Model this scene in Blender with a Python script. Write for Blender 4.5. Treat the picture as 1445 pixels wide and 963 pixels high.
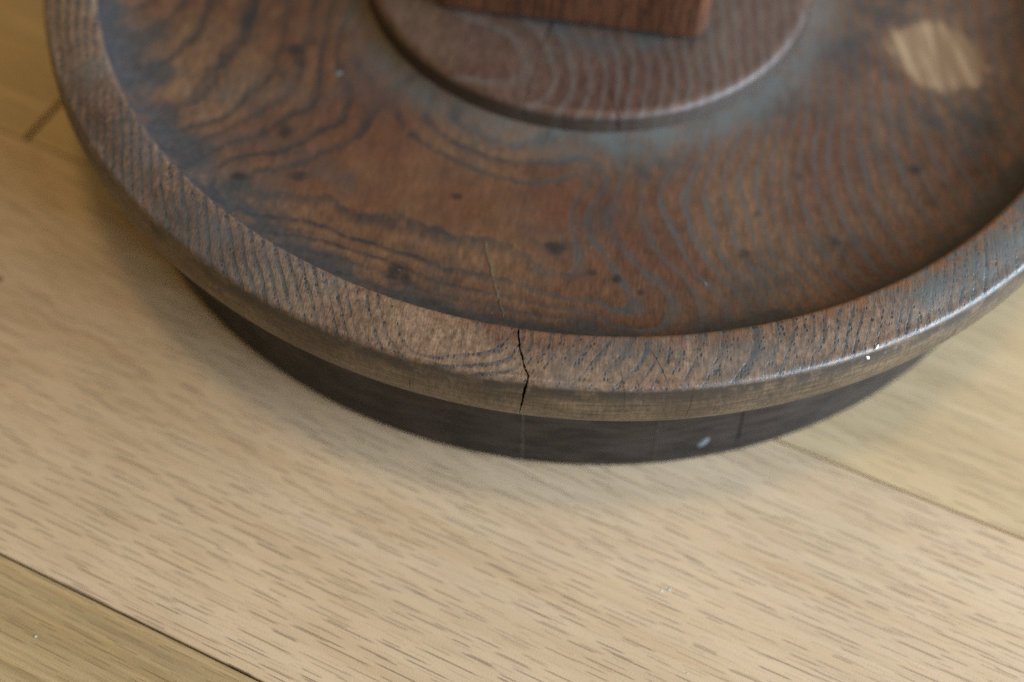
import bpy, math, random
import numpy as np
from mathutils import Matrix, Vector

random.seed(7); np.random.seed(7)
for o in list(bpy.data.objects):
    bpy.data.objects.remove(o)
scene = bpy.context.scene
col = scene.collection
S = 0.18                       # rim radius of the dish in metres; shapes below are in rim radii

# ------------------------------------------------------------------ camera
cam = bpy.data.cameras.new('camera')
cam.sensor_width = 36.0; cam.lens = 41.94; cam.clip_start = 0.01; cam.clip_end = 50
cam.dof.use_dof = True; cam.dof.focus_distance = 1.76 * S; cam.dof.aperture_fstop = 3.7
cam.dof.aperture_blades = 9
camo = bpy.data.objects.new('camera', cam); col.objects.link(camo)
r_ = Vector((0.99382053, 0.10539673, 0.03481784)); u_ = Vector((-0.10694598, 0.82521741, 0.55459785))
f_ = Vector((-0.02972051, 0.55489436, -0.83138977))
m = Matrix((r_, u_, -f_)).transposed().to_4x4(); m.translation = Vector((0, -1.89354, 1.80464)) * S
camo.matrix_world = m
scene.camera = camo

# ------------------------------------------------------------------ light
world = bpy.data.worlds.new('World'); scene.world = world; world.use_nodes = True
bgn = world.node_tree.nodes['Background']
bgn.inputs['Color'].default_value = (1.0, 0.72, 0.34, 1); bgn.inputs['Strength'].default_value = 0.30

def area(name, loc, target, sx, sy, power, color, shape='RECTANGLE', spread=180):
    l = bpy.data.lights.new(name, 'AREA'); l.shape = shape; l.size = sx; l.size_y = sy
    l.energy = power; l.color = color; l.spread = math.radians(spread)
    o = bpy.data.objects.new(name, l); col.objects.link(o)
    o.location = loc
    o.rotation_euler = (Vector(target) - Vector(loc)).to_track_quat('-Z', 'Y').to_euler()
    return o
area('window_light', (1.25, -0.40, 0.50), (0, -0.02, 0.04), 1.50, 0.74, 62, (0.66, 0.83, 1.0))
area('back_window_light', (0.55, 1.9, 1.75), (0, 0, 0.05), 1.2, 1.2, 4.5, (0.58, 0.78, 1.0))
area('ceiling_lamp', (0.03, -0.14, 2.0), (0, 0, 0), 0.26, 0.26, 6.8, (1.0, 0.70, 0.33), 'DISK')

scene.view_settings.view_transform = 'Standard'; scene.view_settings.look = 'None'
scene.view_settings.exposure = -0.12; scene.view_settings.gamma = 1.0
scene.view_settings.use_curve_mapping = False
scene.render.engine = 'CYCLES'; scene.cycles.use_denoising = False
scene.cycles.max_bounces = 8; scene.cycles.sample_clamp_indirect = 3.0

# ------------------------------------------------------------------ helpers
def tag(o, label=None, cat=None, kind=None, group=None):
    if label: o['label'] = label
    if cat: o['category'] = cat
    if kind: o['kind'] = kind
    if group: o['group'] = group
    return o

def link_mesh(name, verts, faces, mat=None, parent=None, smooth=None):
    me = bpy.data.meshes.new(name)
    me.from_pydata([tuple(v) for v in verts], [], [tuple(f) for f in faces]); me.update()
    if smooth is not None:
        me.polygons.foreach_set('use_smooth', [True] * len(me.polygons))
        me.set_sharp_from_angle(angle=math.radians(smooth))
    if mat: me.materials.append(mat)
    o = bpy.data.objects.new(name, me); col.objects.link(o)
    if parent: o.parent = parent
    return o

class NT:
    """short hands for building a node tree"""
    def __init__(self, name):
        self.mat = bpy.data.materials.new(name); self.mat.use_nodes = True
        self.t = self.mat.node_tree; self.n = self.t.nodes; self.n.clear()
        self.out = self.n.new('ShaderNodeOutputMaterial')
        self.b = self.n.new('ShaderNodeBsdfPrincipled')
        self.t.links.new(self.b.outputs[0], self.out.inputs[0])
        self.tc = self.n.new('ShaderNodeTexCoord')
    def put(self, sock, v):
        if isinstance(v, bpy.types.NodeSocket): self.t.links.new(v, sock)
        elif isinstance(v, (tuple, list)) and len(v) == 3 and sock.type == 'RGBA': sock.default_value = (*v, 1)
        else: sock.default_value = v
    def P(self): return self.tc.outputs['Object']
    def attr(self, name, kind='GEOMETRY'):
        a = self.n.new('ShaderNodeAttribute'); a.attribute_name = name; a.attribute_type = kind
        return a.outputs['Fac']
    def m(self, op, a, b=0.0, c=0.0, clamp=False):
        x = self.n.new('ShaderNodeMath'); x.operation = op; x.use_clamp = clamp
        self.put(x.inputs[0], a); self.put(x.inputs[1], b); self.put(x.inputs[2], c)
        return x.outputs[0]
    def mr(self, v, a, b, c=0.0, d=1.0, smooth=True):
        x = self.n.new('ShaderNodeMapRange'); x.interpolation_type = 'SMOOTHSTEP' if smooth else 'LINEAR'
        self.put(x.inputs['Value'], v)
        for k, q in zip(('From Min', 'From Max', 'To Min', 'To Max'), (a, b, c, d)): self.put(x.inputs[k], q)
        return x.outputs[0]
    def vmul(self, v, s):
        x = self.n.new('ShaderNodeVectorMath'); x.operation = 'MULTIPLY'
        self.put(x.inputs[0], v); self.put(x.inputs[1], s); return x.outputs[0]
    def vadd(self, v, s):
        x = self.n.new('ShaderNodeVectorMath'); x.operation = 'ADD'
        self.put(x.inputs[0], v); self.put(x.inputs[1], s); return x.outputs[0]
    def vlen(self, v):
        x = self.n.new('ShaderNodeVectorMath'); x.operation = 'LENGTH'; self.put(x.inputs[0], v)
        return x.outputs['Value']
    def comb(self, x_, y_, z_):
        x = self.n.new('ShaderNodeCombineXYZ')
        for s, v in zip(x.inputs, (x_, y_, z_)): self.put(s, v)
        return x.outputs[0]
    def sep(self, v):
        x = self.n.new('ShaderNodeSeparateXYZ'); self.put(x.inputs[0], v); return x.outputs
    def noise(self, v, scale, detail=2.0, rough=0.5, dist=0.0):
        x = self.n.new('ShaderNodeTexNoise'); self.put(x.inputs['Vector'], v)
        x.inputs['Scale'].default_value = scale; x.inputs['Detail'].default_value = detail
        x.inputs['Roughness'].default_value = rough; x.inputs['Distortion'].default_value = dist
        return x.outputs['Fac']
    def vor(self, v, scale, rnd=1.0):
        x = self.n.new('ShaderNodeTexVoronoi'); self.put(x.inputs['Vector'], v)
        x.inputs['Scale'].default_value = scale; x.inputs['Randomness'].default_value = rnd
        return x.outputs['Distance'], x.outputs['Color']
    def mix(self, f, a, b, mode='MIX'):
        x = self.n.new('ShaderNodeMix'); x.data_type = 'RGBA'; x.blend_type = mode; x.clamp_factor = True
        self.put(x.inputs[0], f); self.put(x.inputs[6], a); self.put(x.inputs[7], b)
        return x.outputs[2]
    def scale_col(self, c, f):          # colour times a float
        return self.mix(1.0, c, self.comb(f, f, f), 'MULTIPLY')
    def finish(self, color, rough, bump=None, bump_d=0.0005, spec=0.5, bump_s=1.0):
        self.put(self.b.inputs['Base Color'], color); self.put(self.b.inputs['Roughness'], rough)
        self.put(self.b.inputs['Specular IOR Level'], spec)
        if bump is not None:
            x = self.n.new('ShaderNodeBump'); x.inputs['Distance'].default_value = bump_d
            x.inputs['Strength'].default_value = bump_s
            self.put(x.inputs['Height'], bump); self.t.links.new(x.outputs[0], self.b.inputs['Normal'])
        return self.mat

def tps(points, lam):
    """smooth ring-number field through (ring, x, y) points: thin plate spline"""
    a = np.array(points, float); k = a[:, 0]; q = a[:, 1:]; n = len(k)
    def U(d2): return np.where(d2 > 1e-12, 0.5 * d2 * np.log(np.maximum(d2, 1e-12)), 0.0)
    d2 = ((q[:, None] - q[None]) ** 2).sum(-1)
    M = np.zeros((n + 3, n + 3)); M[:n, :n] = U(d2) + lam * np.eye(n)
    M[:n, n] = 1; M[:n, n + 1:] = q; M[n, :n] = 1; M[n + 1:, :n] = q.T
    w = np.linalg.solve(M, np.concatenate([k, np.zeros(3)]))
    def f(xy):
        out = np.empty(len(xy))
        for i in range(0, len(xy), 20000):
            b = xy[i:i + 20000]
            out[i:i + 20000] = U(((b[:, None] - q[None]) ** 2).sum(-1)) @ w[:n] + w[n] + b @ w[n + 1:]
        return out
    return f

# growth rings read off the dish: (ring number, x, y) in rim radii
RIM_RINGS = [(1,-0.194,-0.967),(1,-0.159,-0.974),(1,-0.092,-0.962),(1,-0.068,-0.943),(1,-0.055,-0.92),(2,-0.254,-0.889),(2,-0.236,-0.931),(2,-0.215,-0.966),
  (2,-0.15,-0.985),(2,-0.08,-0.975),(2,-0.047,-0.954),(2,-0.039,-0.928),(3,-0.271,-0.878),(3,-0.258,-0.921),(3,-0.235,-0.966),(3,-0.169,-0.996),(3,-0.089,-0.99),
  (3,-0.035,-0.973),(3,-0.023,-0.941),(3,-0.025,-0.916),(4,-0.02,-0.916),(4,-0.014,-0.936),(4,-0.024,-0.959),(4,-0.288,-0.874),(4,-0.275,-0.917),(4,-0.257,-0.959),
  (5,0.001,-0.919),(5,-0.001,-0.944),(5,-0.017,-0.974),(5,-0.305,-0.869),(5,-0.289,-0.913),(5,-0.274,-0.951),(6,0.017,-0.917),(6,0.014,-0.945),(6,-0.004,-0.977),
  (6,-0.323,-0.858),(6,-0.307,-0.902),(6,-0.291,-0.944),(7,0.04,-0.92),(7,0.023,-0.962),(7,0.009,-0.983),(7,-0.341,-0.847),(7,-0.324,-0.898),(7,-0.31,-0.934),
  (8,0.062,-0.917),(8,0.037,-0.976),(8,-0.358,-0.84),(8,-0.342,-0.887),(8,-0.328,-0.924),(9,0.089,-0.916),(9,0.067,-0.954),(9,0.049,-0.983),(9,-0.381,-0.835),
  (9,-0.367,-0.864),(9,-0.348,-0.898),(10,0.115,-0.916),(10,0.1,-0.952),(10,0.078,-0.981),(10,-0.401,-0.825),(10,-0.386,-0.86),(10,-0.367,-0.903),(11,0.143,-0.904),
  (11,0.137,-0.941),(11,0.113,-0.977),(11,-0.423,-0.814),(11,-0.408,-0.85),(11,-0.39,-0.894),(12,0.162,-0.899),(12,0.16,-0.938),(12,0.145,-0.969),(12,0.134,-0.982),
  (12,-0.446,-0.8),(12,-0.431,-0.839),(12,-0.409,-0.89),(13,0.177,-0.901),(13,0.175,-0.934),(13,0.159,-0.967),(13,-0.468,-0.786),(13,-0.453,-0.829),(13,-0.428,-0.879),
  (14,0.193,-0.895),(14,0.192,-0.934),(14,0.181,-0.959),(14,-0.488,-0.771),(14,-0.473,-0.811),(14,-0.446,-0.875),(15,0.22,-0.889),(15,0.218,-0.92),(15,0.209,-0.947),
  (15,-0.509,-0.761),(15,-0.477,-0.852),(16,0.259,-0.877),(16,0.256,-0.907),(16,0.245,-0.936),(16,0.235,-0.963),(16,-0.529,-0.751),(16,-0.507,-0.822),(17,0.298,-0.864),
  (17,0.301,-0.888),(17,0.293,-0.93),(17,0.281,-0.948),(17,-0.551,-0.734),(17,-0.523,-0.83),(18,0.332,-0.854),(18,0.332,-0.887),(18,0.324,-0.92),(18,-0.573,-0.718),
  (18,-0.543,-0.813),(19,0.355,-0.848),(19,0.352,-0.887),(19,0.344,-0.915),(19,-0.596,-0.703),(19,-0.567,-0.789),(20,0.372,-0.843),(20,0.369,-0.885),(20,0.357,-0.917),
  (20,-0.615,-0.695),(20,-0.597,-0.753),(20,-0.578,-0.783),(21,0.383,-0.838),(21,0.378,-0.889),(21,-0.642,-0.66),(21,-0.618,-0.738),(22,0.402,-0.83),(22,0.399,-0.869),
  (22,0.383,-0.903),(22,-0.669,-0.625),(22,-0.64,-0.72),(23,0.429,-0.813),(23,0.418,-0.884),(23,-0.694,-0.597),(23,-0.662,-0.7),(24,0.45,-0.803),(24,0.433,-0.876),
  (24,-0.723,-0.553),(24,-0.688,-0.666),(26,0.483,-0.785),(26,0.465,-0.859),(26,-0.769,-0.493),(26,-0.725,-0.633),(28,-0.823,-0.415),(28,-0.77,-0.576),(30,0.545,-0.744),
  (30,0.528,-0.825),(30,-0.872,-0.35),(30,-0.827,-0.485),(32,-0.915,-0.319),(32,-0.868,-0.456),(34,0.609,-0.694),(34,0.595,-0.777),(38,0.676,-0.636),(38,0.671,-0.72),
  (41,0.729,-0.562),(41,0.721,-0.658),(0.15,-0.161,-0.909),(0.15,-0.117,-0.928),(0.15,-0.191,-0.919)]
BOWL_RINGS = [(1,-0.416,-0.229),(1,-0.381,-0.336),(1,-0.354,-0.447),(1,-0.356,-0.489),(1,-0.388,-0.519),(1,-0.456,-0.572),(1,-0.516,-0.601),(1,-0.503,-0.646),
  (1,-0.459,-0.645),(1,-0.377,-0.641),(1,-0.269,-0.653),(1,-0.203,-0.674),(1,-0.124,-0.683),(1,-0.076,-0.705),(1,-0.025,-0.728),(1,0.015,-0.747),(1,-0.34,-0.366),
  (1,-0.298,-0.447),(1,-0.227,-0.509),(1,-0.133,-0.55),(1,-0.068,-0.562),(1,-0.002,-0.541),(1,0.049,-0.542),(1,0.021,-0.582),(1,0.017,-0.629),(1,0.028,-0.676),
  (2,-0.438,-0.213),(2,-0.392,-0.374),(2,-0.392,-0.461),(2,-0.44,-0.504),(2,-0.483,-0.553),(2,-0.441,-0.695),(2,-0.347,-0.717),(2,-0.271,-0.736),(2,-0.181,-0.757),
  (2,-0.086,-0.768),(2,0.023,-0.794),(2,0.102,-0.811),(2,-0.254,-0.433),(2,-0.184,-0.49),(2,-0.096,-0.516),(2,-0.012,-0.507),(2,0.063,-0.529),(2,0.046,-0.59),
  (2,0.039,-0.626),(2,0.049,-0.665),(2,0.069,-0.689),(3,-0.464,-0.236),(3,-0.452,-0.386),(3,-0.49,-0.468),(3,-0.537,-0.524),(3,-0.376,-0.731),(3,-0.276,-0.755),
  (3,-0.157,-0.792),(3,-0.082,-0.8),(3,0.047,-0.812),(3,0.088,-0.562),(3,0.079,-0.602),(3,0.094,-0.659),(3,0.116,-0.696),(3,0.149,-0.735),(3,-0.204,-0.434),
  (3,-0.1,-0.479),(4,-0.493,-0.24),(4,-0.487,-0.375),(4,-0.544,-0.467),(4,-0.587,-0.516),(4,-0.342,-0.766),(4,-0.246,-0.795),(4,-0.153,-0.818),(4,-0.062,-0.83),
  (4,0.048,-0.832),(4,0.132,-0.578),(4,0.14,-0.632),(4,0.163,-0.681),(4,0.206,-0.721),(5,-0.537,-0.247),(5,-0.535,-0.358),(5,-0.572,-0.441),(5,-0.603,-0.497),
  (5,0.193,-0.471),(5,0.161,-0.532),(5,0.159,-0.575),(5,0.177,-0.614),(5,0.197,-0.662),(5,0.222,-0.719),(6,-0.607,-0.197),(6,-0.62,-0.33),(6,-0.643,-0.42),
  (6,-0.669,-0.47),(6,0.202,-0.55),(6,0.21,-0.603),(6,0.23,-0.668),(6,0.253,-0.705),(6,0.296,-0.759),(7,-0.69,-0.191),(7,-0.696,-0.302),(7,-0.727,-0.378),
  (7,0.265,-0.419),(7,0.245,-0.488),(7,0.234,-0.535),(7,0.241,-0.588),(7,0.265,-0.67),(7,0.283,-0.701),(8,-0.736,-0.216),(8,-0.754,-0.278),(8,-0.774,-0.328),
  (8,0.266,-0.487),(8,0.27,-0.548),(8,0.283,-0.62),(8,0.304,-0.678),(9,-0.793,-0.206),(9,-0.816,-0.268),(9,0.334,-0.324),(9,0.306,-0.447),(9,0.304,-0.569),
  (9,0.313,-0.616),(9,0.347,-0.703),(11,0.351,-0.441),(11,0.351,-0.568),(11,0.371,-0.656),(13,0.401,-0.4),(13,0.403,-0.546),(13,0.428,-0.648),(16,0.477,-0.356),
  (16,0.482,-0.504),(16,0.511,-0.608),(20,0.584,-0.253),(20,0.597,-0.407),(20,0.624,-0.516),(24,0.693,-0.182),(24,0.715,-0.34),(0.1,-0.234,-0.57),(0.1,-0.165,-0.638),
  (0.1,-0.059,-0.639),(0.1,-0.109,-0.616),(0.1,-0.286,-0.545)]
DISC_RINGS = [(1,-0.192,-0.219),(1,-0.145,-0.239),(1,-0.103,-0.29),(1,-0.091,-0.326),(1,-0.105,-0.358),(1,-0.142,-0.373),(1,-0.201,-0.365),(0.3,-0.29,-0.269),
  (0.3,-0.256,-0.328),(0.1,-0.225,-0.278),(0.1,-0.158,-0.305),(2,-0.075,-0.238),(2,-0.051,-0.299),(2,-0.037,-0.351),(2,-0.051,-0.396),(2,-0.19,-0.395),(3,-0.037,-0.232),
  (3,-0.015,-0.303),(3,-0.007,-0.355),(3,-0.017,-0.4),(5,0.028,-0.242),(5,0.052,-0.329),(5,0.05,-0.399),(7,0.085,-0.243),(7,0.098,-0.322),(7,0.093,-0.393),
  (9,0.136,-0.235),(9,0.151,-0.297),(9,0.148,-0.385),(11,0.187,-0.237),(11,0.198,-0.308),(11,0.197,-0.37),(14,0.257,-0.171),(14,0.264,-0.281),(18,0.349,-0.079),
  (18,0.347,-0.214)]

# ------------------------------------------------------------------ materials
def dish_wood(name, kind):
    N = NT(name); P = N.P()
    fibre = N.vmul(P, (1.0, 0.13, 1.0))
    ring = N.attr('ring')
    big = N.noise(P, 22, 3, 0.55)
    mid = N.noise(P, 95, 3, 0.6)
    fine = N.noise(fibre, 1500, 3, 0.6)
    grit = N.noise(P, 2600, 2, 0.6)
    wob = N.m('MULTIPLY', N.m('SUBTRACT', N.noise(P, 34 if kind == 'rim' else 55, 3), 0.5), 0.42 if kind == 'rim' else 0.30)
    wob2 = N.m('MULTIPLY', N.m('SUBTRACT', N.noise(fibre, 420, 2), 0.5), 0.20 if kind == 'rim' else 0.30)
    if kind != 'rim':
        wob2 = N.m('ADD', wob2, N.m('MULTIPLY', N.m('SUBTRACT', N.noise(N.vmul(P, (1, 0.22, 1)), 260, 4, 0.7), 0.5), 0.50))
    F = N.m('ADD', N.m('ADD', ring, wob), wob2)
    ph = N.m('FRACT', F)
    # which of the rings carry strong pore bands
    rid = N.n.new('ShaderNodeTexWhiteNoise'); rid.noise_dimensions = '1D'
    N.put(rid.inputs['W'], N.m('FLOOR', N.m('ADD', F, 0.12)))
    rstr = N.mr(rid.outputs['Value'], 0, 1, 0.62 if kind == 'rim' else 0.72, 1.0, False)
    rstr = N.m('MULTIPLY', rstr, N.mr(N.noise(P, 38, 3, 0.6), 0.34, 0.58, 0.42 if kind == 'rim' else 0.72, 1.0))
    width = {'rim': 0.66, 'bowl': 0.44, 'disc': 0.5}[kind]
    trail = N.mr(ph, 0.0, width, 1.0, 0.0)
    lead = N.mr(ph, 0.88, 1.0, 0.0, 1.0)
    band = N.m('MULTIPLY', N.m('MULTIPLY', N.m('MAXIMUM', trail, lead), rstr), N.mr(F, 0.84, 0.94))
    gate = N.mr(N.noise(N.vmul(P, (1, 0.5, 1)), 260, 4, 0.7), 0.34, 0.60)
    if kind == 'rim':
        tan, red, late = (0.228, 0.150, 0.102), (0.132, 0.073, 0.050), (0.088, 0.052, 0.040)
        pore_c = (0.020, 0.024, 0.030)
    elif kind == 'bowl':
        tan, red, late = (0.172, 0.094, 0.052), (0.116, 0.048, 0.027), (0.052, 0.030, 0.023)
        pore_c = N.mix(N.mr(N.m('ADD', N.sep(P)[0], N.m('MULTIPLY', N.m('SUBTRACT', mid, 0.5), 0.10)), -0.05, 0.05), (0.017, 0.021, 0.027), (0.082, 0.091, 0.096))
    else:
        tan, red, late = (0.112, 0.068, 0.050), (0.090, 0.046, 0.034), (0.064, 0.038, 0.032)
        pore_c = (0.155, 0.150, 0.145)
    c = N.mix(N.mr(big, 0.36, 0.66), tan, red)
    c = N.mix(N.m('MULTIPLY', N.m('MULTIPLY', N.mr(ph, 0.35, 0.9), N.mr(F, 0.9, 1.1)), 0.28), c, late)
    c = N.mix(N.m('MULTIPLY', N.mr(mid, 0.5, 0.75), 0.42), c, red if kind != 'bowl' else late)
    c = N.scale_col(c, N.mr(fine, 0.3, 0.7, 0.74, 1.25, False))
    c = N.scale_col(c, N.mr(N.noise(N.vmul(P, (1, 0.4, 1)), 420, 4, 0.65), 0.3, 0.7, 0.68, 1.32, False))
    if kind == 'rim':
        c = N.scale_col(c, N.mr(N.noise(N.vmul(P, (1, 0.6, 1)), 950, 4, 0.7), 0.32, 0.68, 0.55, 1.45, False))
    # pores: small open vessels drawn out along the fibre
    pv = N.vmul(P, (1.0, 0.55, 1.0))
    d, vc = N.vor(pv, 1150)
    dot = N.mr(d, 0.32, 0.50, 1.0, 0.0)
    pores = N.m('MULTIPLY', dot, N.mr(N.m('ADD', band, N.m('MULTIPLY', N.m('SUBTRACT', N.sep(vc)[0], 0.5), 0.35)), 0.22, 0.40))
    d2, _ = N.vor(N.vadd(pv, (3.1, 1.7, 0.3)), 1700)
    sparse = N.m('MULTIPLY', N.mr(d2, 0.12, 0.26, 0.55, 0.0), N.mr(mid, 0.42, 0.6))
    line_k = {'rim': 0.86, 'bowl': 1.0, 'disc': 0.55}[kind]
    line = N.m('MULTIPLY', N.m('MULTIPLY', N.m('POWER', band, 1.9 if kind == 'rim' else 1.1), N.mr(gate, 0, 1, 0.38 if kind == 'rim' else 0.55, 1.0)), line_k)
    if kind == 'bowl':
        line = N.m('MULTIPLY', line, N.mr(N.sep(P)[0], 0.0, 0.11, 1.0, 0.92))
        ph2 = N.m('FRACT', N.m('MULTIPLY', N.m('ADD', F, N.m('MULTIPLY', wob2, 0.5)), 2.0))
        fine_l = N.m('MULTIPLY', N.mr(N.m('ABSOLUTE', N.m('SUBTRACT', ph2, 0.5)), 0.08, 0.26, 1.0, 0.0), N.mr(F, 1.6, 2.2))
        fine_l = N.m('MULTIPLY', fine_l, N.mr(N.sep(P)[0], 0.0, 0.03))
        fine_l = N.m('MULTIPLY', N.m('MULTIPLY', fine_l, N.mr(gate, 0.2, 0.9)), N.mr(N.noise(P, 45, 3), 0.40, 0.58, 0.0, 0.12))
        line = N.m('MAXIMUM', line, fine_l)
        c = N.mix(N.m('MULTIPLY', N.mr(F, 0.75, 1.0, 1.0, 0.0), 0.4), c, N.mix(mid, (0.150, 0.056, 0.028), (0.085, 0.040, 0.026)))
    dark = N.m('MAXIMUM', N.m('MULTIPLY', N.m('MULTIPLY', pores, N.mr(N.noise(P, 170, 3, 0.6), 0.34, 0.50, 0.40, 1.0)), 0.98 if kind == 'rim' else 0.5), line)
    dark = N.m('MAXIMUM', dark, sparse if kind == 'rim' else N.m('MULTIPLY', sparse, 0.4))
    if kind == 'rim':
        c = N.mix(N.m('MULTIPLY', N.mr(band, 0.15, 0.7), N.mr(N.noise(P, 60, 3), 0.36, 0.56, 0.15, 0.75)), c, (0.070, 0.079, 0.086))
    c = N.mix(dark, c, pore_c)
    rough = N.mr(mid, 0.3, 0.7, 0.34, 0.48)
    height = N.m('SUBTRACT', N.m('MULTIPLY', fine, 0.25), N.m('MULTIPLY', dark, 0.16 if kind == 'rim' else 0.15))
    if kind == 'rim':
        edge = N.attr('edge')
        c = N.mix(N.mr(N.noise(P, 34, 5, 0.65), 0.44, 0.66, 0.0, 0.45), c, (0.080, 0.086, 0.092))
        # bluish grey bloom in patches, and along the worn outer edge
        g = N.m('MULTIPLY', N.attr('grey'), N.mr(N.noise(P, 140, 4, 0.65), 0.30, 0.52))
        c = N.mix(N.m('MULTIPLY', g, 0.85), c, (0.098, 0.114, 0.118))
        bloom = N.m('MULTIPLY', N.mr(edge, 0.30, 1.0), N.mr(N.noise(fibre, 300, 3, 0.6), 0.36, 0.66))
        c = N.mix(N.m('MULTIPLY', bloom, 0.18), c, (0.215, 0.180, 0.165))
        # warm worn strip along the inner edge
        w = N.m('MULTIPLY', N.mr(edge, 0.0, 0.38, 1.0, 0.0), N.attr('warm'))
        c = N.mix(N.m('MULTIPLY', w, N.mr(N.noise(P, 260, 3), 0.35, 0.6, 0.0, 0.75)), c, (0.225, 0.095, 0.036))
        blot = N.mr(N.noise(P, 42, 4, 0.6), 0.55, 0.70)
        c = N.mix(N.m('MULTIPLY', blot, 0.4), c, (0.040, 0.034, 0.034))
        # turned side: olive brown, fine tool lines running round
        pol = N.sep(P)
        ang = N.m('ARCTAN2', pol[1], pol[0])
        lines = N.noise(N.comb(N.m('MULTIPLY', ang, 0.012), 0.0, pol[2]), 900, 4, 0.7)
        vert = N.noise(N.comb(N.m('MULTIPLY', ang, 0.18), 0.0, N.m('MULTIPLY', pol[2], 0.30)), 900, 4, 0.7)
        sc_ = N.mix(N.mr(N.noise(P, 45, 4, 0.6), 0.35, 0.65), (0.122, 0.082, 0.047), (0.066, 0.044, 0.026))
        sc_ = N.scale_col(sc_, N.mr(lines, 0.32, 0.68, 0.50, 1.5, False))
        sc_ = N.scale_col(sc_, N.mr(vert, 0.32, 0.68, 0.58, 1.42, False))
        sc_ = N.mix(N.m('MULTIPLY', N.mr(N.noise(P, 150, 4, 0.7), 0.56, 0.7), 0.55), sc_, (0.045, 0.036, 0.027))
        sc_ = N.mix(N.m('MULTIPLY', N.mr(N.noise(P, 190, 3, 0.7), 0.60, 0.72), 0.45), sc_, (0.200, 0.160, 0.115))
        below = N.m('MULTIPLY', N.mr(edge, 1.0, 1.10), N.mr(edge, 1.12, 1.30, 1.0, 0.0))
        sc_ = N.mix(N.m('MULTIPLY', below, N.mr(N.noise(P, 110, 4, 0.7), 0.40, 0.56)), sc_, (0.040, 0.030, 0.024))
        ragged = N.m('ADD', edge, N.m('MULTIPLY', N.m('SUBTRACT', N.noise(P, 420, 4, 0.7), 0.5), 0.16))
        side = N.mr(ragged, 1.0, 1.09)
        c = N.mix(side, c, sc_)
        rough = N.m('SUBTRACT', N.m('ADD', rough, N.m('MULTIPLY', side, 0.16)), N.mr(edge, 0.6, 0.97, 0.0, 0.10))
        height = N.m('ADD', N.m('MULTIPLY', height, N.m('SUBTRACT', 1.0, side)),
                     N.m('MULTIPLY', side, N.m('ADD', N.m('MULTIPLY', lines, 0.18), N.m('MULTIPLY', vert, 0.18))))
        return N.finish(c, rough, N.m('ADD', height, N.m('MULTIPLY', grit, 0.12)), 0.00045, 0.5)
    if kind == 'bowl':
        c = N.mix(N.mr(N.noise(P, 30, 5, 0.65), 0.48, 0.68, 0.0, 0.50), c, (0.046, 0.050, 0.055))
        # old grime on the wall and in spots; cove dust with sheen painted in
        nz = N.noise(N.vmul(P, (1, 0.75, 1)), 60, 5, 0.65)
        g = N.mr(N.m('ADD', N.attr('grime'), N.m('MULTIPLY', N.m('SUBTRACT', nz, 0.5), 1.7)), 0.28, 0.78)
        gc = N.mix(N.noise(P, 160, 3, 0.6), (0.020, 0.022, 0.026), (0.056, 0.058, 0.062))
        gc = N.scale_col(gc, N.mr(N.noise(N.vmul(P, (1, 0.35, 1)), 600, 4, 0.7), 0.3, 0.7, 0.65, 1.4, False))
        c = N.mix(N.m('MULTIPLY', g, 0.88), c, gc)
        st = N.mr(N.m('ADD', N.attr('stain'), N.m('MULTIPLY', N.m('SUBTRACT', N.noise(P, 190, 4, 0.65), 0.5), 1.7)), 0.22, 0.95)
        c = N.mix(N.m('MULTIPLY', st, 0.86), c, (0.018, 0.016, 0.018))
        du = N.m('MULTIPLY', N.attr('dust_sheen'), N.mr(N.noise(N.vmul(P, (1, 0.6, 1)), 150, 5, 0.7), 0.34, 0.60, 0.45, 1.0))
        c = N.mix(N.m('MULTIPLY', du, 0.85), c, (0.125, 0.146, 0.150))
        # bare patch where the finish has come off
        sp_ = N.sep(P)
        skew = N.comb(N.m('ADD', sp_[0], N.m('MULTIPLY', sp_[1], 0.16)), N.m('MULTIPLY', sp_[1], 0.10), 0.0)
        str_ = N.noise(skew, 230, 3, 0.55)
        pd = N.m('ADD', N.attr('bare'), N.m('MULTIPLY', N.m('SUBTRACT', str_, 0.5), 0.42))
        bm_ = N.mr(N.m('ADD', pd, N.m('MULTIPLY', N.m('SUBTRACT', N.noise(P, 160, 3), 0.5), 0.35)), -0.06, 0.24)
        bc = N.mix(N.mr(str_, 0.40, 0.60), (0.255, 0.165, 0.098), (0.400, 0.285, 0.180))
        c = N.mix(bm_, c, bc)
        rough = N.m('SUBTRACT', N.m('ADD', N.mr(mid, 0.3, 0.7, 0.44, 0.58), N.m('MULTIPLY', bm_, 0.2)), N.m('MULTIPLY', du, 0.08))
        fl = N.mr(N.noise(P, 900, 2), 0.72, 0.78)
        c = N.mix(N.m('MULTIPLY', fl, 0.55), c, (0.25, 0.27, 0.28))  # tiny specular flecks painted in as pale colour
    else:
        g = N.m('MULTIPLY', N.attr('grime'), N.mr(N.noise(P, 120, 4, 0.6), 0.3, 0.6))
        c = N.mix(N.m('MULTIPLY', g, 0.8), c, (0.062, 0.080, 0.088))
        c = N.mix(N.m('MULTIPLY', N.attr('under'), 0.85), c, N.scale_col(N.mix(mid, (0.030, 0.022, 0.016), (0.060, 0.042, 0.030)), 1.0))  # disc side turned away from view: its shade is put into the colour
        rough = N.mr(mid, 0.3, 0.7, 0.42, 0.54)
    return N.finish(c, rough, N.m('ADD', height, N.m('MULTIPLY', grit, 0.1)), 0.0004, 0.5)

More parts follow.
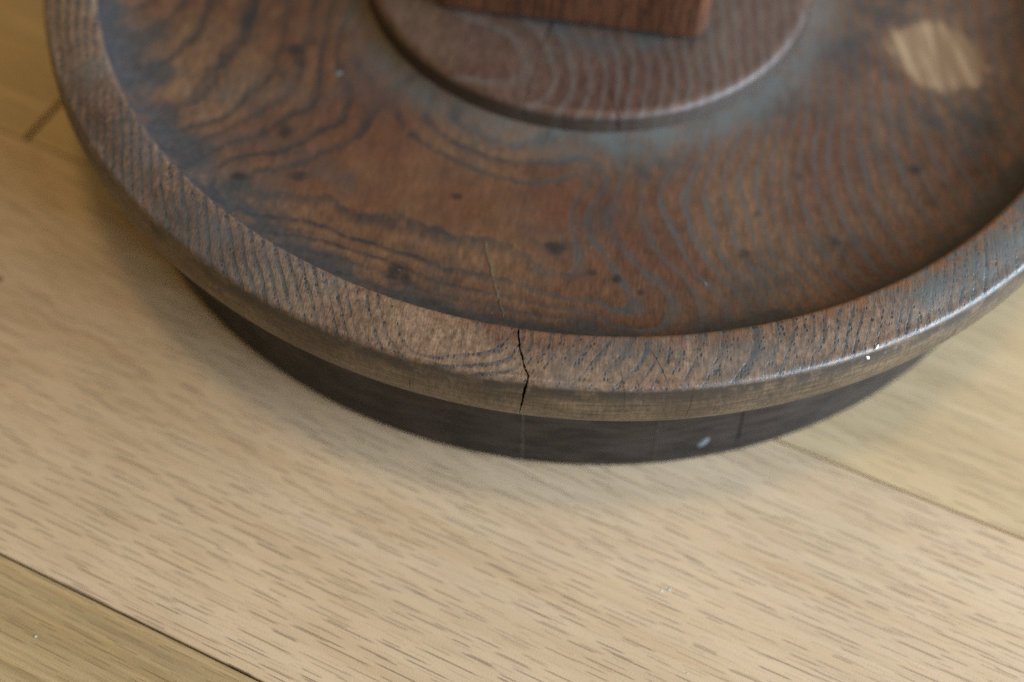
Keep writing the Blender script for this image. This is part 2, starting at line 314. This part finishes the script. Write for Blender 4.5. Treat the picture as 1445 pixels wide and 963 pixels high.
def foot_wood():
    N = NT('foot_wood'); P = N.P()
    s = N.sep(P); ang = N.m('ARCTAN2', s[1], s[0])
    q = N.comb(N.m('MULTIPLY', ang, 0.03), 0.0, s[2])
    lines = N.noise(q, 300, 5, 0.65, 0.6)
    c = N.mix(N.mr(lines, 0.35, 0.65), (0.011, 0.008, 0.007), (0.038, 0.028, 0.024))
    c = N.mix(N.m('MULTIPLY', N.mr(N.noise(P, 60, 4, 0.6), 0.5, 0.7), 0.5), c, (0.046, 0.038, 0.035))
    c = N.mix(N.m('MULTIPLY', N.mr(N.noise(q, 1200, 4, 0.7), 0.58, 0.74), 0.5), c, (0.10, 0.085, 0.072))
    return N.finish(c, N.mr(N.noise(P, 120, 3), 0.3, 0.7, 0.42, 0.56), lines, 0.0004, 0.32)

def post_wood():
    N = NT('post_wood'); P = N.P()
    v = N.vmul(P, (1.0, 1.0, 0.10))
    st = N.noise(v, 520, 4, 0.65)
    blot = N.noise(P, 65, 4, 0.6)
    c = N.mix(N.mr(st, 0.34, 0.66), (0.185, 0.070, 0.032), (0.075, 0.029, 0.016))
    c = N.mix(N.m('MULTIPLY', N.mr(blot, 0.52, 0.72), 0.6), c, (0.165, 0.068, 0.030))
    c = N.mix(N.m('MULTIPLY', N.mr(N.noise(P, 170, 3), 0.58, 0.72), 0.6), c, (0.030, 0.020, 0.018))
    return N.finish(c, N.mr(blot, 0.3, 0.7, 0.5, 0.65), st, 0.0005, 0.35)

def oak(name, light, mid_, pore, pore_amt, streak, coarse=1.0):
    N = NT(name)
    oi = N.n.new('ShaderNodeObjectInfo')
    off = N.vmul(N.comb(oi.outputs['Random'], oi.outputs['Random'], 0.0), (7.3, 3.1, 0.0))
    P = N.vadd(N.P(), off)
    long_ = N.vmul(P, (0.05, 1.0, 1.0))
    wav = N.m('MULTIPLY', N.m('SUBTRACT', N.noise(N.vmul(P, (0.25, 1, 1)), 26, 2), 0.5), 0.002)
    Pw = N.vadd(P, N.comb(0.0, wav, 0.0))
    tone = N.noise(N.vmul(Pw, (0.08, 1.0, 1.0)), 95, 4, 0.6)
    bands = N.noise(N.vmul(Pw, (0.03, 1.0, 1.0)), 330, 3, 0.6)
    c = N.mix(N.mr(tone, 0.34, 0.66), light, mid_)
    c = N.scale_col(c, N.mr(bands, 0.3, 0.7, 1.0 - streak, 1.0 + streak, False))
    c = N.scale_col(c, N.mr(N.noise(P, 14, 3), 0.3, 0.7, 0.93, 1.07, False))
    amber = N.noise(N.vmul(Pw, (0.10, 1.0, 1.0)), 170, 3, 0.6)
    c = N.mix(N.mr(amber, 0.50, 0.72, 0.0, 0.26), c, N.mix(1.0, c, (0.88, 0.76, 0.58), 'MULTIPLY'))
    # open pores: short dark dashes along the board, in loose rows
    def white(v):
        x = N.n.new('ShaderNodeTexWhiteNoise'); x.noise_dimensions = '2D'; N.put(x.inputs['Vector'], v)
        return x.outputs['Value'], N.sep(x.outputs['Color'])
    def dashes(sx, sy, seed, lo, hi, thin=0.14):
        s0 = N.sep(Pw)
        yy = N.m('ADD', N.m('MULTIPLY', s0[1], sy), seed); row = N.m('FLOOR', yy)
        rv, _ = white(N.comb(row, seed + 0.5, 0.0))
        xx = N.m('ADD', N.m('MULTIPLY', s0[0], sx), N.m('ADD', N.m('MULTIPLY', row, 0.382), N.m('MULTIPLY', rv, 0.30))); cell = N.m('FLOOR', xx)
        hv, hc = white(N.comb(cell, row, 0.0))
        fx = N.m('SUBTRACT', N.m('FRACT', xx), 0.5); fy = N.m('SUBTRACT', N.m('FRACT', yy), 0.5)
        fy = N.m('ADD', fy, N.m('MULTIPLY', N.m('SUBTRACT', hc[1], 0.5), 0.62))
        fx = N.m('ADD', fx, N.m('MULTIPLY', N.m('SUBTRACT', hc[0], 0.5), 0.12))
        ln = N.mr(hc[2], 0, 1, 0.16, 0.44, False)
        along = N.mr(N.m('ABSOLUTE', fx), N.m('MULTIPLY', ln, 0.55), ln, 1.0, 0.0)
        across = N.mr(N.m('ABSOLUTE', fy), 0.02, thin, 1.0, 0.0)
        return N.m('MULTIPLY', N.m('MULTIPLY', across, along), N.mr(hv, lo, hi))
    rows = N.mr(N.noise(N.vmul(Pw, (0.04, 1.0, 1.0)), 150, 2), 0.36, 0.58, 0.8, 1.0)
    d1 = N.m('MULTIPLY', dashes(40 / coarse, 500 / coarse, 0.0, 0.0, 0.60, 0.115), rows)
    d2 = N.m('MULTIPLY', dashes(52 / coarse, 630 / coarse, 5.3, 0.05, 0.80, 0.12), 0.75)
    d3 = N.m('MULTIPLY', dashes(80 / coarse, 1150 / coarse, 9.1, 0.10, 0.9, 0.18), 0.34)
    dk = N.m('MULTIPLY', N.m('MAXIMUM', N.m('MAXIMUM', d1, d2), d3), pore_amt)
    c = N.mix(dk, c, pore)
    grit = N.noise(P, 1900, 2)
    hgt = N.m('SUBTRACT', N.m('MULTIPLY', grit, 0.2), N.m('MULTIPLY', dk, 0.6))
    return N.finish(c, N.mr(tone, 0.3, 0.7, 0.42, 0.52), hgt, 0.0003, 0.42)

def plain(name, color, rough=0.6):
    N = NT(name)
    c = N.scale_col(N.mix(1.0, color, color), N.mr(N.noise(N.P(), 700, 3), 0.3, 0.7, 0.8, 1.15, False))
    return N.finish(c, rough, None)

M_rim = dish_wood('rim_wood', 'rim'); M_bowl = dish_wood('bowl_wood', 'bowl'); M_disc = dish_wood('disc_wood', 'disc')
M_foot = foot_wood(); M_post = post_wood()
M_oak = [oak('pale_oak', (0.605, 0.460, 0.308), (0.552, 0.402, 0.254), (0.220, 0.155, 0.110), 0.84, 0.06),
         oak('olive_oak', (0.450, 0.330, 0.178), (0.365, 0.256, 0.130), (0.160, 0.104, 0.054), 0.50, 0.26, 0.8),
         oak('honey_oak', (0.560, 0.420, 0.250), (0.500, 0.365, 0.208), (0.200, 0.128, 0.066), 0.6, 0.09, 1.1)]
M_gap = plain('gap_dark', (0.060, 0.034, 0.018), 0.8)
M_white = plain('white_paint', (0.72, 0.74, 0.75), 0.5)
M_filler = plain('pale_filler', (0.125, 0.108, 0.076), 0.7)
M_seam = plain('dull_filler', (0.085, 0.075, 0.062), 0.7)
M_dust = plain('pale_dust', (0.62, 0.60, 0.56), 0.7)
M_mark_glint = plain('pale_mark_glint', (0.15, 0.18, 0.20), 0.6)

# ------------------------------------------------------------------ floor: oak planks on a base
ANG = math.radians(-18.6)
U = np.array((math.cos(ANG), math.sin(ANG))); Nn = np.array((-math.sin(ANG), math.cos(ANG)))
def slab(name, x0, x1, y0, y1, z0, z1, bev, mat, parent):
    """board in its own frame: x along the board, bevelled upper edges"""
    cx, cy = (x0 + x1) / 2, (y0 + y1) / 2; hx, hy = (x1 - x0) / 2, (y1 - y0) / 2
    v = [(sx * hx, sy * hy, z0) for sx, sy in ((-1, -1), (1, -1), (1, 1), (-1, 1))]
    v += [(sx * hx, sy * hy, z1 - bev) for sx, sy in ((-1, -1), (1, -1), (1, 1), (-1, 1))]
    v += [(sx * (hx - bev), sy * (hy - bev), z1) for sx, sy in ((-1, -1), (1, -1), (1, 1), (-1, 1))]
    f = [(3, 2, 1, 0), (8, 9, 10, 11)]
    for k in range(4):
        j = (k + 1) % 4
        f += [(k, j, 4 + j, 4 + k), (4 + k, 4 + j, 8 + j, 8 + k)]
    o = link_mesh(name, v, f, mat, parent)
    o.location = (U[0] * cx + Nn[0] * cy, U[1] * cx + Nn[1] * cy, 0); o.rotation_euler = (0, 0, ANG)
    return o
floor = link_mesh('floor', [(-1.4, -1.4, -0.016), (1.4, -1.4, -0.016), (1.4, 1.4, -0.016), (-1.4, 1.4, -0.016)],
                  [(0, 1, 2, 3)], M_gap)
tag(floor, 'pale oak plank floor under the dark dish', 'floor', 'structure')
PW = 0.745 * S
seam0 = -0.66 * S              # far edge of the board the dish stands on in front
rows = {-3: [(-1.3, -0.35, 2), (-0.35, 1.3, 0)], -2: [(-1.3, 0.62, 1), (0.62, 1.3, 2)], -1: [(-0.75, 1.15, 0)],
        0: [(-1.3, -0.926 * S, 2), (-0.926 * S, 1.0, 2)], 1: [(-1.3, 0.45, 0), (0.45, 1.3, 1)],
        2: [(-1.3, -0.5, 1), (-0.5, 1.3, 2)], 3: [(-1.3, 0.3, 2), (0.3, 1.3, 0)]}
for k, spans in rows.items():
    y0 = seam0 + k * PW; y1 = y0 + PW
    for x0, x1, mi in spans:
        g = 0.0010 if k == 0 else 0.0003
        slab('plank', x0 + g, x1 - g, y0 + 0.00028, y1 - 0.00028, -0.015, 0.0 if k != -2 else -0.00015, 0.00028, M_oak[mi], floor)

# ------------------------------------------------------------------ dish
dish = bpy.data.objects.new('wooden_dish', None); col.objects.link(dish)
tag(dish, 'large round turned dark wooden dish with cracked rim standing on oak floor', 'dish')

NCOL = 840
# splits in the wood: base angle, half width (rad), depth, path of (t, angle) where t runs along the rim profile
D = math.radians
CRACKS_RIM = [
    (D(-91.9), 0.0019, 0.026, [(-0.3, D(-92.85)), (0.0, D(-92.75)), (0.22, D(-92.55)), (0.42, D(-92.3)), (0.6, D(-91.95)), (0.78, D(-91.65)), (0.93, D(-91.25)),
                              (1.05, D(-91.35)), (1.2, D(-91.5)), (1.4, D(-91.6)), (1.6, D(-91.75))]),
    (D(-83.6), 0.00045, 0.005, [(0.62, D(-83.7)), (0.8, D(-83.5)), (1.0, D(-83.4)), (1.2, D(-83.2))]),
    (D(-80.0), 0.0005, 0.005, [(0.25, D(-80.9)), (0.5, D(-80.4)), (0.8, D(-79.9)), (1.04, D(-79.6))]),
    (D(-109.3), 0.0004, 0.005, [(0.55, D(-109.4)), (1.05, D(-109.2)), (1.2, D(-109.3))]),
    (D(-101.0), 0.0006, 0.008, [(1.25, D(-101.1)), (1.6, D(-101.3))]),
    (D(-77.5), 0.0003, 0.003, [(1.0, D(-77.6)), (1.7, D(-77.7))]),
]
def columns(cracks):
    base = np.linspace(-math.pi, math.pi, NCOL, endpoint=False)
    keep = np.ones(NCOL, bool); extra = []
    for ck in cracks:
        a, w = ck[0], ck[1]
        keep &= np.abs(base - a) > 3.2 * w
        extra += [a - 2.6 * w, a - 1.15 * w, a - w, a - 0.3 * w, a + 0.3 * w, a + w, a + 1.15 * w, a + 2.6 * w]
    return np.sort(np.concatenate([base[keep], extra]))

def lathe(name, prof, tval, mat, parent, cracks=(), attrs=None, smooth=40, cap=False):
    """prof: list of (r, z); tval: parameter along the profile for the cracks"""
    th = columns(cracks); n = len(th); rows_ = len(prof)
    pr = np.array(prof); tg = np.gradient(pr, axis=0); tg /= np.maximum(np.linalg.norm(tg, axis=1, keepdims=True), 1e-9)
    nr = np.stack([-tg[:, 1], tg[:, 0]], 1)          # points out of the wood when the profile runs outwards
    V = np.zeros((rows_, n, 3))
    for i in range(rows_):
        a = th.copy(); dep = np.zeros(n)
        for (a0, w, dp, path) in cracks:
            ts = [q[0] for q in path]; an = [q[1] for q in path]
            t = tval[i]
            rng = np.random.RandomState(int(abs(a0) * 1e4) + i)
            off = np.interp(t, ts, an) - a0 + rng.uniform(-0.25, 0.25) * w
            inside = ts[0] - 1e-6 <= t <= ts[-1] + 1e-6
            fall = np.clip(1 - (np.abs(th - a0) - 3 * w) / 0.035, 0, 1); fall = fall * fall * (3 - 2 * fall)
            a += off * fall
            if inside:
                taper = min(1.0, (ts[-1] - t) / 0.25 + 0.12, (t - ts[0]) / 0.25 + 0.25)
                wob = taper * rng.uniform(0.45, 1.25)
                near = np.abs(th - a0) < 1.3 * w
                a[near] = a0 + off + (th[near] - a0) * wob
                dep[np.abs(th - a0) < 0.5 * w] = dp * taper
        r = pr[i, 0] - nr[i, 0] * dep; z = pr[i, 1] - nr[i, 1] * dep
        V[i, :, 0] = r * np.cos(a); V[i, :, 1] = r * np.sin(a); V[i, :, 2] = z
    idx = np.arange(rows_ * n).reshape(rows_, n); nx = np.roll(idx, -1, axis=1)
    F = np.stack([idx[:-1], nx[:-1], nx[1:], idx[1:]], -1).reshape(-1, 4)[:, ::-1]
    verts = V.reshape(-1, 3)
    faces = F[:, ::-1].tolist() if False else F.tolist()
    if cap: faces.append(list(range(n))[::-1])
    o = link_mesh(name, verts * S, faces, mat, parent, smooth)
    if attrs:
        for k, fn in attrs.items():
            at = o.data.attributes.new(k, 'FLOAT', 'POINT')
            at.data.foreach_set('value', np.asarray(fn(verts, np.repeat(np.array(tval), n)), np.float32))
    return o

def bez(pts, n):
    """evenly sampled smooth curve through profile points (Catmull-Rom)"""
    p = np.array([2 * np.array(pts[0]) - np.array(pts[1])] + [np.array(q) for q in pts] + [2 * np.array(pts[-1]) - np.array(pts[-2])])
    out = []
    for i in range(1, len(p) - 2):
        for t in np.linspace(0, 1, n, endpoint=False):
            out.append(0.5 * ((2 * p[i]) + (p[i + 1] - p[i - 1]) * t + (2 * p[i - 1] - 5 * p[i] + 4 * p[i + 1] - p[i + 2]) * t * t
                              + (-p[i - 1] + 3 * p[i] - 3 * p[i + 1] + p[i + 2]) * t ** 3))
    out.append(p[-2]); return [tuple(q) for q in out]

def gauss(v, spots):
    g = np.zeros(len(v))
    for x, y, r, a in spots:
        g = np.maximum(g, a * np.exp(-(((v[:, 0] - x) ** 2 + (v[:, 1] - y) ** 2) / (r * r))))
    return g

# rim: inner lip, gently crowned top, rounded outer edge, turned side, undercut
lip = [(0.9085, 0.3560), (0.9092, 0.3625), (0.9118, 0.3672), (0.9160, 0.3698)]
top = [(0.9160 + (0.9905 - 0.9160) * t, 0.3698 + 0.0028 * math.sin(math.pi * min(1, t * 1.1)) - 0.0045 * t * t) for t in np.linspace(0.05, 1, 26)]
zt = top[-1][1]
rnd = [(0.9905 + 0.0105 * math.sin(a), zt - 0.0002 - 0.0095 * (1 - math.cos(a))) for a in np.linspace(0.15, math.pi / 2 * 0.86, 8)]
side = bez([rnd[-1], (1.0045, 0.330), (1.0055, 0.305), (1.0025, 0.282), (0.9950, 0.2640)], 7)[1:]
under = bez([side[-1], (0.9900, 0.2575), (0.9780, 0.2535), (0.9550, 0.2520), (0.9200, 0.2520)], 4)[1:]
prof = lip + top + rnd + side + under
tv = list(np.linspace(-0.12, 0.0, len(lip))) + list(np.linspace(0.03, 0.93, len(top))) + list(np.linspace(0.95, 1.06, len(rnd))) \
    + list(np.linspace(1.1, 1.75, len(side))) + list(np.linspace(1.8, 2.2, len(under)))
frim = tps(RIM_RINGS, 2e-4)
lathe('rim', prof, tv, M_rim, dish, CRACKS_RIM, {
    'ring': lambda v, t: frim(v[:, :2]),
    'edge': lambda v, t: t,
    'grey': lambda v, t: gauss(v, [(0.565, -0.761, 0.06, 1), (0.644, -0.717, 0.06, 0.9), (0.707, -0.646, 0.09, 1), (0.80, -0.53, 0.1, .8),
                                   (0.11, -0.925, 0.045, 0.55), (0.17, -0.905, 0.03, .4), (-0.33, -0.86, .03, .5), (-0.52, -0.80, .03, .4), (-0.80, -0.50, .05, .5),
                                   (0.35, -0.93, 0.05, 0.5)]),
    'warm': lambda v, t: np.clip((v[:, 0] + 0.45) / 0.9, 0.15, 1)})

# bowl: floor of the dish with a cove at the disc and a hollowed wall up to the lip
flo = bez([(0.405, 0.2890), (0.4320, 0.2886), (0.4550, 0.2866), (0.50, 0.2850), (0.56, 0.2845), (0.64, 0.2845), (0.72, 0.2866), (0.79, 0.2915)], 12)
wall = bez([(0.79, 0.2915), (0.845, 0.3010), (0.880, 0.3145), (0.8985, 0.3310), (0.9065, 0.3480), (0.9088, 0.3590)], 8)[1:]
prof = flo + wall; prof_bowl = prof
fbowl = tps(BOWL_RINGS, 3e-4)
def dust_sheen(v, t):  # pale band round the disc: dust plus the cove's painted sheen
    r = np.hypot(v[:, 0], v[:, 1]); a = np.degrees(np.arctan2(v[:, 1], v[:, 0]))
    k = np.exp(-np.clip(r - 0.445, 0, 1) ** 2 / 0.052 ** 2)
    return k * (0.62 + 0.38 * np.exp(-((a + 68) / 42) ** 2))
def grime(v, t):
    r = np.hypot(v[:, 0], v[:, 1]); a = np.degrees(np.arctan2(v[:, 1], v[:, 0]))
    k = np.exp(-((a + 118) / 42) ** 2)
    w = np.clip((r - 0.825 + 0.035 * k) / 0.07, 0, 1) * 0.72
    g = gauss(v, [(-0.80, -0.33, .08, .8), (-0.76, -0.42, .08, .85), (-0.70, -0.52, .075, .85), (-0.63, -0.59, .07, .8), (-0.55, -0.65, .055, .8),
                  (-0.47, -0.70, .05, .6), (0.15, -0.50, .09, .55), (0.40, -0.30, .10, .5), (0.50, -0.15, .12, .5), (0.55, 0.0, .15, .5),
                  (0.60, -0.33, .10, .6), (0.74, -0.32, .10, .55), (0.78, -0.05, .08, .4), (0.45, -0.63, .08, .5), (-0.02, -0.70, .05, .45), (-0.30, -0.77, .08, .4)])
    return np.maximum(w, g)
def bare(v, t):
    dx, dy = v[:, 0] - 0.662, v[:, 1] + 0.146
    c, s = math.cos(0.35), math.sin(0.35); x, y = dx * c + dy * s, -dx * s + dy * c
    p = 2.6
    return 1 - ((np.abs(x) / 0.086) ** p + (np.abs(y) / 0.098) ** p) ** (1 / p)
STAINS = [(-0.513, -0.30, .022, 1), (-0.505, -0.325, .022, .8), (-0.536, -0.619, .016, 1), (-0.248, -0.779, .022, 1), (-0.235, -0.785, .022, .9), (-0.176, -0.601, .011, 1),
          (0.139, -0.765, .010, 1), (0.098, -0.743, .010, 1), (-0.008, -0.692, .024, .8), (-0.484, -0.499, .022, .9), (0.399, -0.483, .014, .8),
          (0.452, -0.63, .03, .75), (0.325, -0.572, .012, .8), (0.595, -0.44, .016, .8), (0.058, -0.734, .010, .9), (-0.527, -0.357, .018, .7),
          (-0.44, -0.60, .018, .8), (0.30, -0.66, .02, .6), (-0.40, -0.42, .016, .5)]
lathe('bowl', prof, np.linspace(0, 1, len(prof)), M_bowl, dish, (), {
    'ring': lambda v, t: fbowl(v[:, :2]), 'dust_sheen': dust_sheen, 'grime': grime, 'bare': bare,
    'stain': lambda v, t: gauss(v, STAINS)})

# raised centre disc with a rounded edge and two checks in it
CRACKS_DISC = [(D(-102), 0.0030, 0.004, [(0.45, D(-104.5)), (0.7, D(-102.8)), (0.9, D(-101.5)), (1.4, D(-101))]),
               (D(-79.5), 0.0030, 0.006, [(0.72, D(-81)), (0.85, D(-80)), (1.0, D(-79.3)), (1.6, D(-78.8))]),
               (D(-92), 0.0018, 0.003, [(0.85, D(-92)), (1.5, D(-91.5))])]
dtop = [(r, 0.3235) for r in np.linspace(0.02, 0.4095, 36)]
drnd = [(0.4095 + 0.0175 * math.sin(a), 0.3235 - 0.0135 * (1 - math.cos(a))) for a in np.linspace(0.12, math.pi / 2 * 0.95, 10)]
dside = [(0.4275, 0.308), (0.4290, 0.302), (0.4305, 0.296), (0.4320, 0.290), (0.4330, 0.284)]
prof = dtop + drnd + dside
tv = list(np.linspace(0.0, 0.9, len(dtop))) + list(np.linspace(0.92, 1.15, len(drnd))) + list(np.linspace(1.2, 1.6, len(dside)))
fdisc = tps(DISC_RINGS, 3e-4)
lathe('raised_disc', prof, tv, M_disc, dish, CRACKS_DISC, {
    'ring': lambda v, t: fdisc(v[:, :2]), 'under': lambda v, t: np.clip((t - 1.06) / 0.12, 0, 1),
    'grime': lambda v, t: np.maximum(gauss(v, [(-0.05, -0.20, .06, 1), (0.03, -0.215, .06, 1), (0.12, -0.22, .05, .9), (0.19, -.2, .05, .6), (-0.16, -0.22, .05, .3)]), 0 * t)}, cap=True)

# foot ring under the overhang
CRACKS_FOOT = [(D(-68.6), 0.0014, 0.004, [(0.0, D(-69.6)), (0.3, D(-69.2)), (0.6, D(-68.8)), (0.95, D(-68.5))])]
fp = bez([(0.9200, 0.2530), (0.9215, 0.20), (0.9240, 0.14), (0.9285, 0.07), (0.9330, 0.014)], 6) + [(0.9325, 0.006), (0.9290, 0.0015), (0.9240, 0.0), (0.80, 0.0)]
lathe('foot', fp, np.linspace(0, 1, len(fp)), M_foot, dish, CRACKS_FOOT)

# thin pale filler in the split where it runs on across the bowl and down the foot
def bead(name, path, w, h, mat, parent, up=(0, 0, 1)):
    p = [Vector(q) * S for q in path]; up = Vector(up).normalized(); v = []; f = []
    for i, q in enumerate(p):
        d = (p[min(i + 1, len(p) - 1)] - p[max(i - 1, 0)]).normalized(); sd = d.cross(up).normalized()
        k = random.uniform(0.6, 1.2) * (0.35 if i in (0, len(p) - 1) else 1)
        for a in (-1, -0.5, 0.5, 1):
            v.append(q + sd * (a * w * k / 2) + up * (h if abs(a) < 1 else -0.0002))
    for i in range(len(p) - 1):
        for j in range(3):
            a = i * 4 + j; f.append((a, a + 1, a + 5, a + 4))
    return link_mesh(name, v, f, mat, parent, 60)
def jag(a, b, n, amp):
    a, b = np.array(a), np.array(b)
    return [tuple(a + (b - a) * t + np.array((random.uniform(-amp, amp), random.uniform(-amp, amp) * 0.3, 0))) for t in np.linspace(0, 1, n)]
bowl_r = [q[0] for q in prof_bowl]; bowl_zs = [q[1] for q in prof_bowl]
def bowl_z(x, y): return float(np.interp(math.hypot(x, y), bowl_r, bowl_zs))
pth = jag((-0.119, -0.690, 0), (-0.100, -0.755, 0), 12, 0.0018)[:-1] + jag((-0.100, -0.755, 0), (-0.070, -0.852, 0), 16, 0.0018)
bead('crack_filler', [(x, y, bowl_z(x, y)) for x, y, _ in pth], 0.0008, 0.00012, M_filler, dish)
def on_foot(a, z, out=0.0006):
    zz = [q[1] for q in fp][::-1]; rr = [q[0] for q in fp][::-1]
    r = np.interp(z, zz[1:], rr[1:]) + out; return (r * math.cos(D(a)), r * math.sin(D(a)), z)
for a, z0, z1 in ((-91.3, 0.01, 0.17), (-77.6, 0.006, 0.15)):
    n = 12
    bead('crack_filler', [on_foot(a + random.uniform(-.08, .08) + 0.5 * (z0 - z) / 0.15, z) for z in np.linspace(z0, z1, n)], 0.0004, 0.00005, M_seam, dish, (math.cos(D(a)), math.sin(D(a)), 0))

# small pale marks: paint specks on rim, bowl and a painted-on highlight smear on the foot
def fleck(name, c, nrm, a, b, h, mat, parent, rot=0.0, seed=0):
    rng = random.Random(seed); nrm = Vector(nrm).normalized()
    t = nrm.orthogonal().normalized() if abs(nrm.z) < 0.9 else Vector((1, 0, 0)); t = (t - nrm * t.dot(nrm)).normalized()
    bt = nrm.cross(t); c = Vector(c)
    v = [c + nrm * h]; n = 12
    for ring_, hh in ((0.6, 0.85), (1.0, 0.0)):
        for k in range(n):
            an = 2 * math.pi * k / n; q = ring_ * rng.uniform(0.75, 1.15)
            x, y = a * q * math.cos(an), b * q * math.sin(an)
            x, y = x * math.cos(rot) - y * math.sin(rot), x * math.sin(rot) + y * math.cos(rot)
            v.append(c + t * x + bt * y + nrm * (hh * h - (0.0001 if hh == 0 else 0)))
    f = [(0, 1 + k, 1 + (k + 1) % n) for k in range(n)] + [(1 + k, 1 + n + k, 1 + n + (k + 1) % n, 1 + (k + 1) % n) for k in range(n)]
    return link_mesh(name, v, f, mat, parent, 50)
def pol(r, a, z): return (r * S * math.cos(D(a)), r * S * math.sin(D(a)), z * S)
fleck('paint_fleck', pol(0.9975, -61.2, 0.3640), (0.35, -0.6, 0.75), 0.0010, 0.0005, 0.0003, M_white, dish, 0.3, 1)
fleck('paint_fleck', pol(1.0025, -62.0, 0.3500), (0.45, -0.85, 0.25), 0.0010, 0.0005, 0.0002, M_white, dish, 1.57, 2)
fleck('paint_fleck', (-0.423 * S, -0.346 * S, bowl_z(-0.423, -0.346) * S), (0, 0, 1), 0.0014, 0.0010, 0.0002, M_mark_glint, dish, 0.5, 3)
fleck('paint_fleck', (0.239 * S, -0.734 * S, bowl_z(0.239, -0.734) * S), (0, 0, 1), 0.0005, 0.0012, 0.0002, M_mark_glint, dish, 0.5, 4)
x, y, z = on_foot(-72.6, 0.05, 0.0)
fleck('pale_mark_glint', (x * S, y * S, z * S), (math.cos(D(-72.6)), math.sin(D(-72.6)), 0.03), 0.0032, 0.0014, 0.00012, M_mark_glint, dish, 0.15, 5)

# ------------------------------------------------------------------ post standing on the disc
post = bpy.data.objects.new('square_post', None); col.objects.link(post)
tag(post, 'reddish brown square wooden post standing on the raised disc of the dish', 'post')
post.location = (-0.016 * S, 0.037 * S, 0.3235 * S); post.rotation_euler = (0, 0, D(-2.1))
hw, hh, bv = 0.2475 * S, 1.05 * S, 0.0016  # shaft height is out of view, made tall to shade the window light
ring_defs = [(hw - 0.005, 0.0), (hw - 0.005, 0.0014), (hw - 0.0008, 0.0016), (hw, 0.0028), (hw, hh * 0.33), (hw, hh * 0.66), (hw, hh - bv), (hw - bv * 0.3, hh - bv * 0.3), (hw - bv, hh)]
v = []; f = []
per = 4 * 10
for w, z in ring_defs:
    for k in range(4):
        for j in range(10):
            # rounded corner then straight side
            c0 = ((1, 1), (-1, 1), (-1, -1), (1, -1))[k]; c1 = ((-1, 1), (-1, -1), (1, -1), (1, 1))[k]
            rc = 0.0045
            a = math.pi / 2 * k
            if j < 4:
                an = a + math.pi / 2 * j / 3; v.append((c0[0] * (w - rc) + rc * math.cos(an), c0[1] * (w - rc) + rc * math.sin(an), z))
            else:
                t = (j - 3) / 7; an = a + math.pi / 2
                p0 = (c0[0] * (w - rc) + rc * math.cos(an), c0[1] * (w - rc) + rc * math.sin(an)); p1 = (c1[0] * (w - rc) + rc * math.cos(an), c1[1] * (w - rc) + rc * math.sin(an))
                v.append((p0[0] + (p1[0] - p0[0]) * t, p0[1] + (p1[1] - p0[1]) * t, z))
for i in range(len(ring_defs) - 1):
    for k in range(per):
        a, b = i * per + k, i * per + (k + 1) % per; f.append((a, b, b + per, a + per))
f.append(list(range(per))[::-1]); f.append([(len(ring_defs) - 1) * per + k for k in range(per)])
link_mesh('shaft', v, f, M_post, post, 35)

# ------------------------------------------------------------------ specks on the floor
SPECKS = [((-0.735, -1.327), .0004, .0003, 0), ((0.237, -1.134), .0009, .0003, 1.1), ((0.224, -1.138), .0008, .0003, 1.0),
          ((0.393, -1.141), .0004, .0003, 0), ((0.269, -1.267), .0004, .0002, 1)]
for i, ((x, y), a, b, r) in enumerate(SPECKS):
    fleck('paint_fleck', (x * S, y * S, 0.0), (0, 0, 1), a, b, 0.00012, M_dust, floor, r, 20 + i)
fleck('dark_speck', (-1.022 * S, -0.675 * S, 0.0), (0, 0, 1), .0018, .0012, 0.0003, M_gap, floor, 0.3, 40)
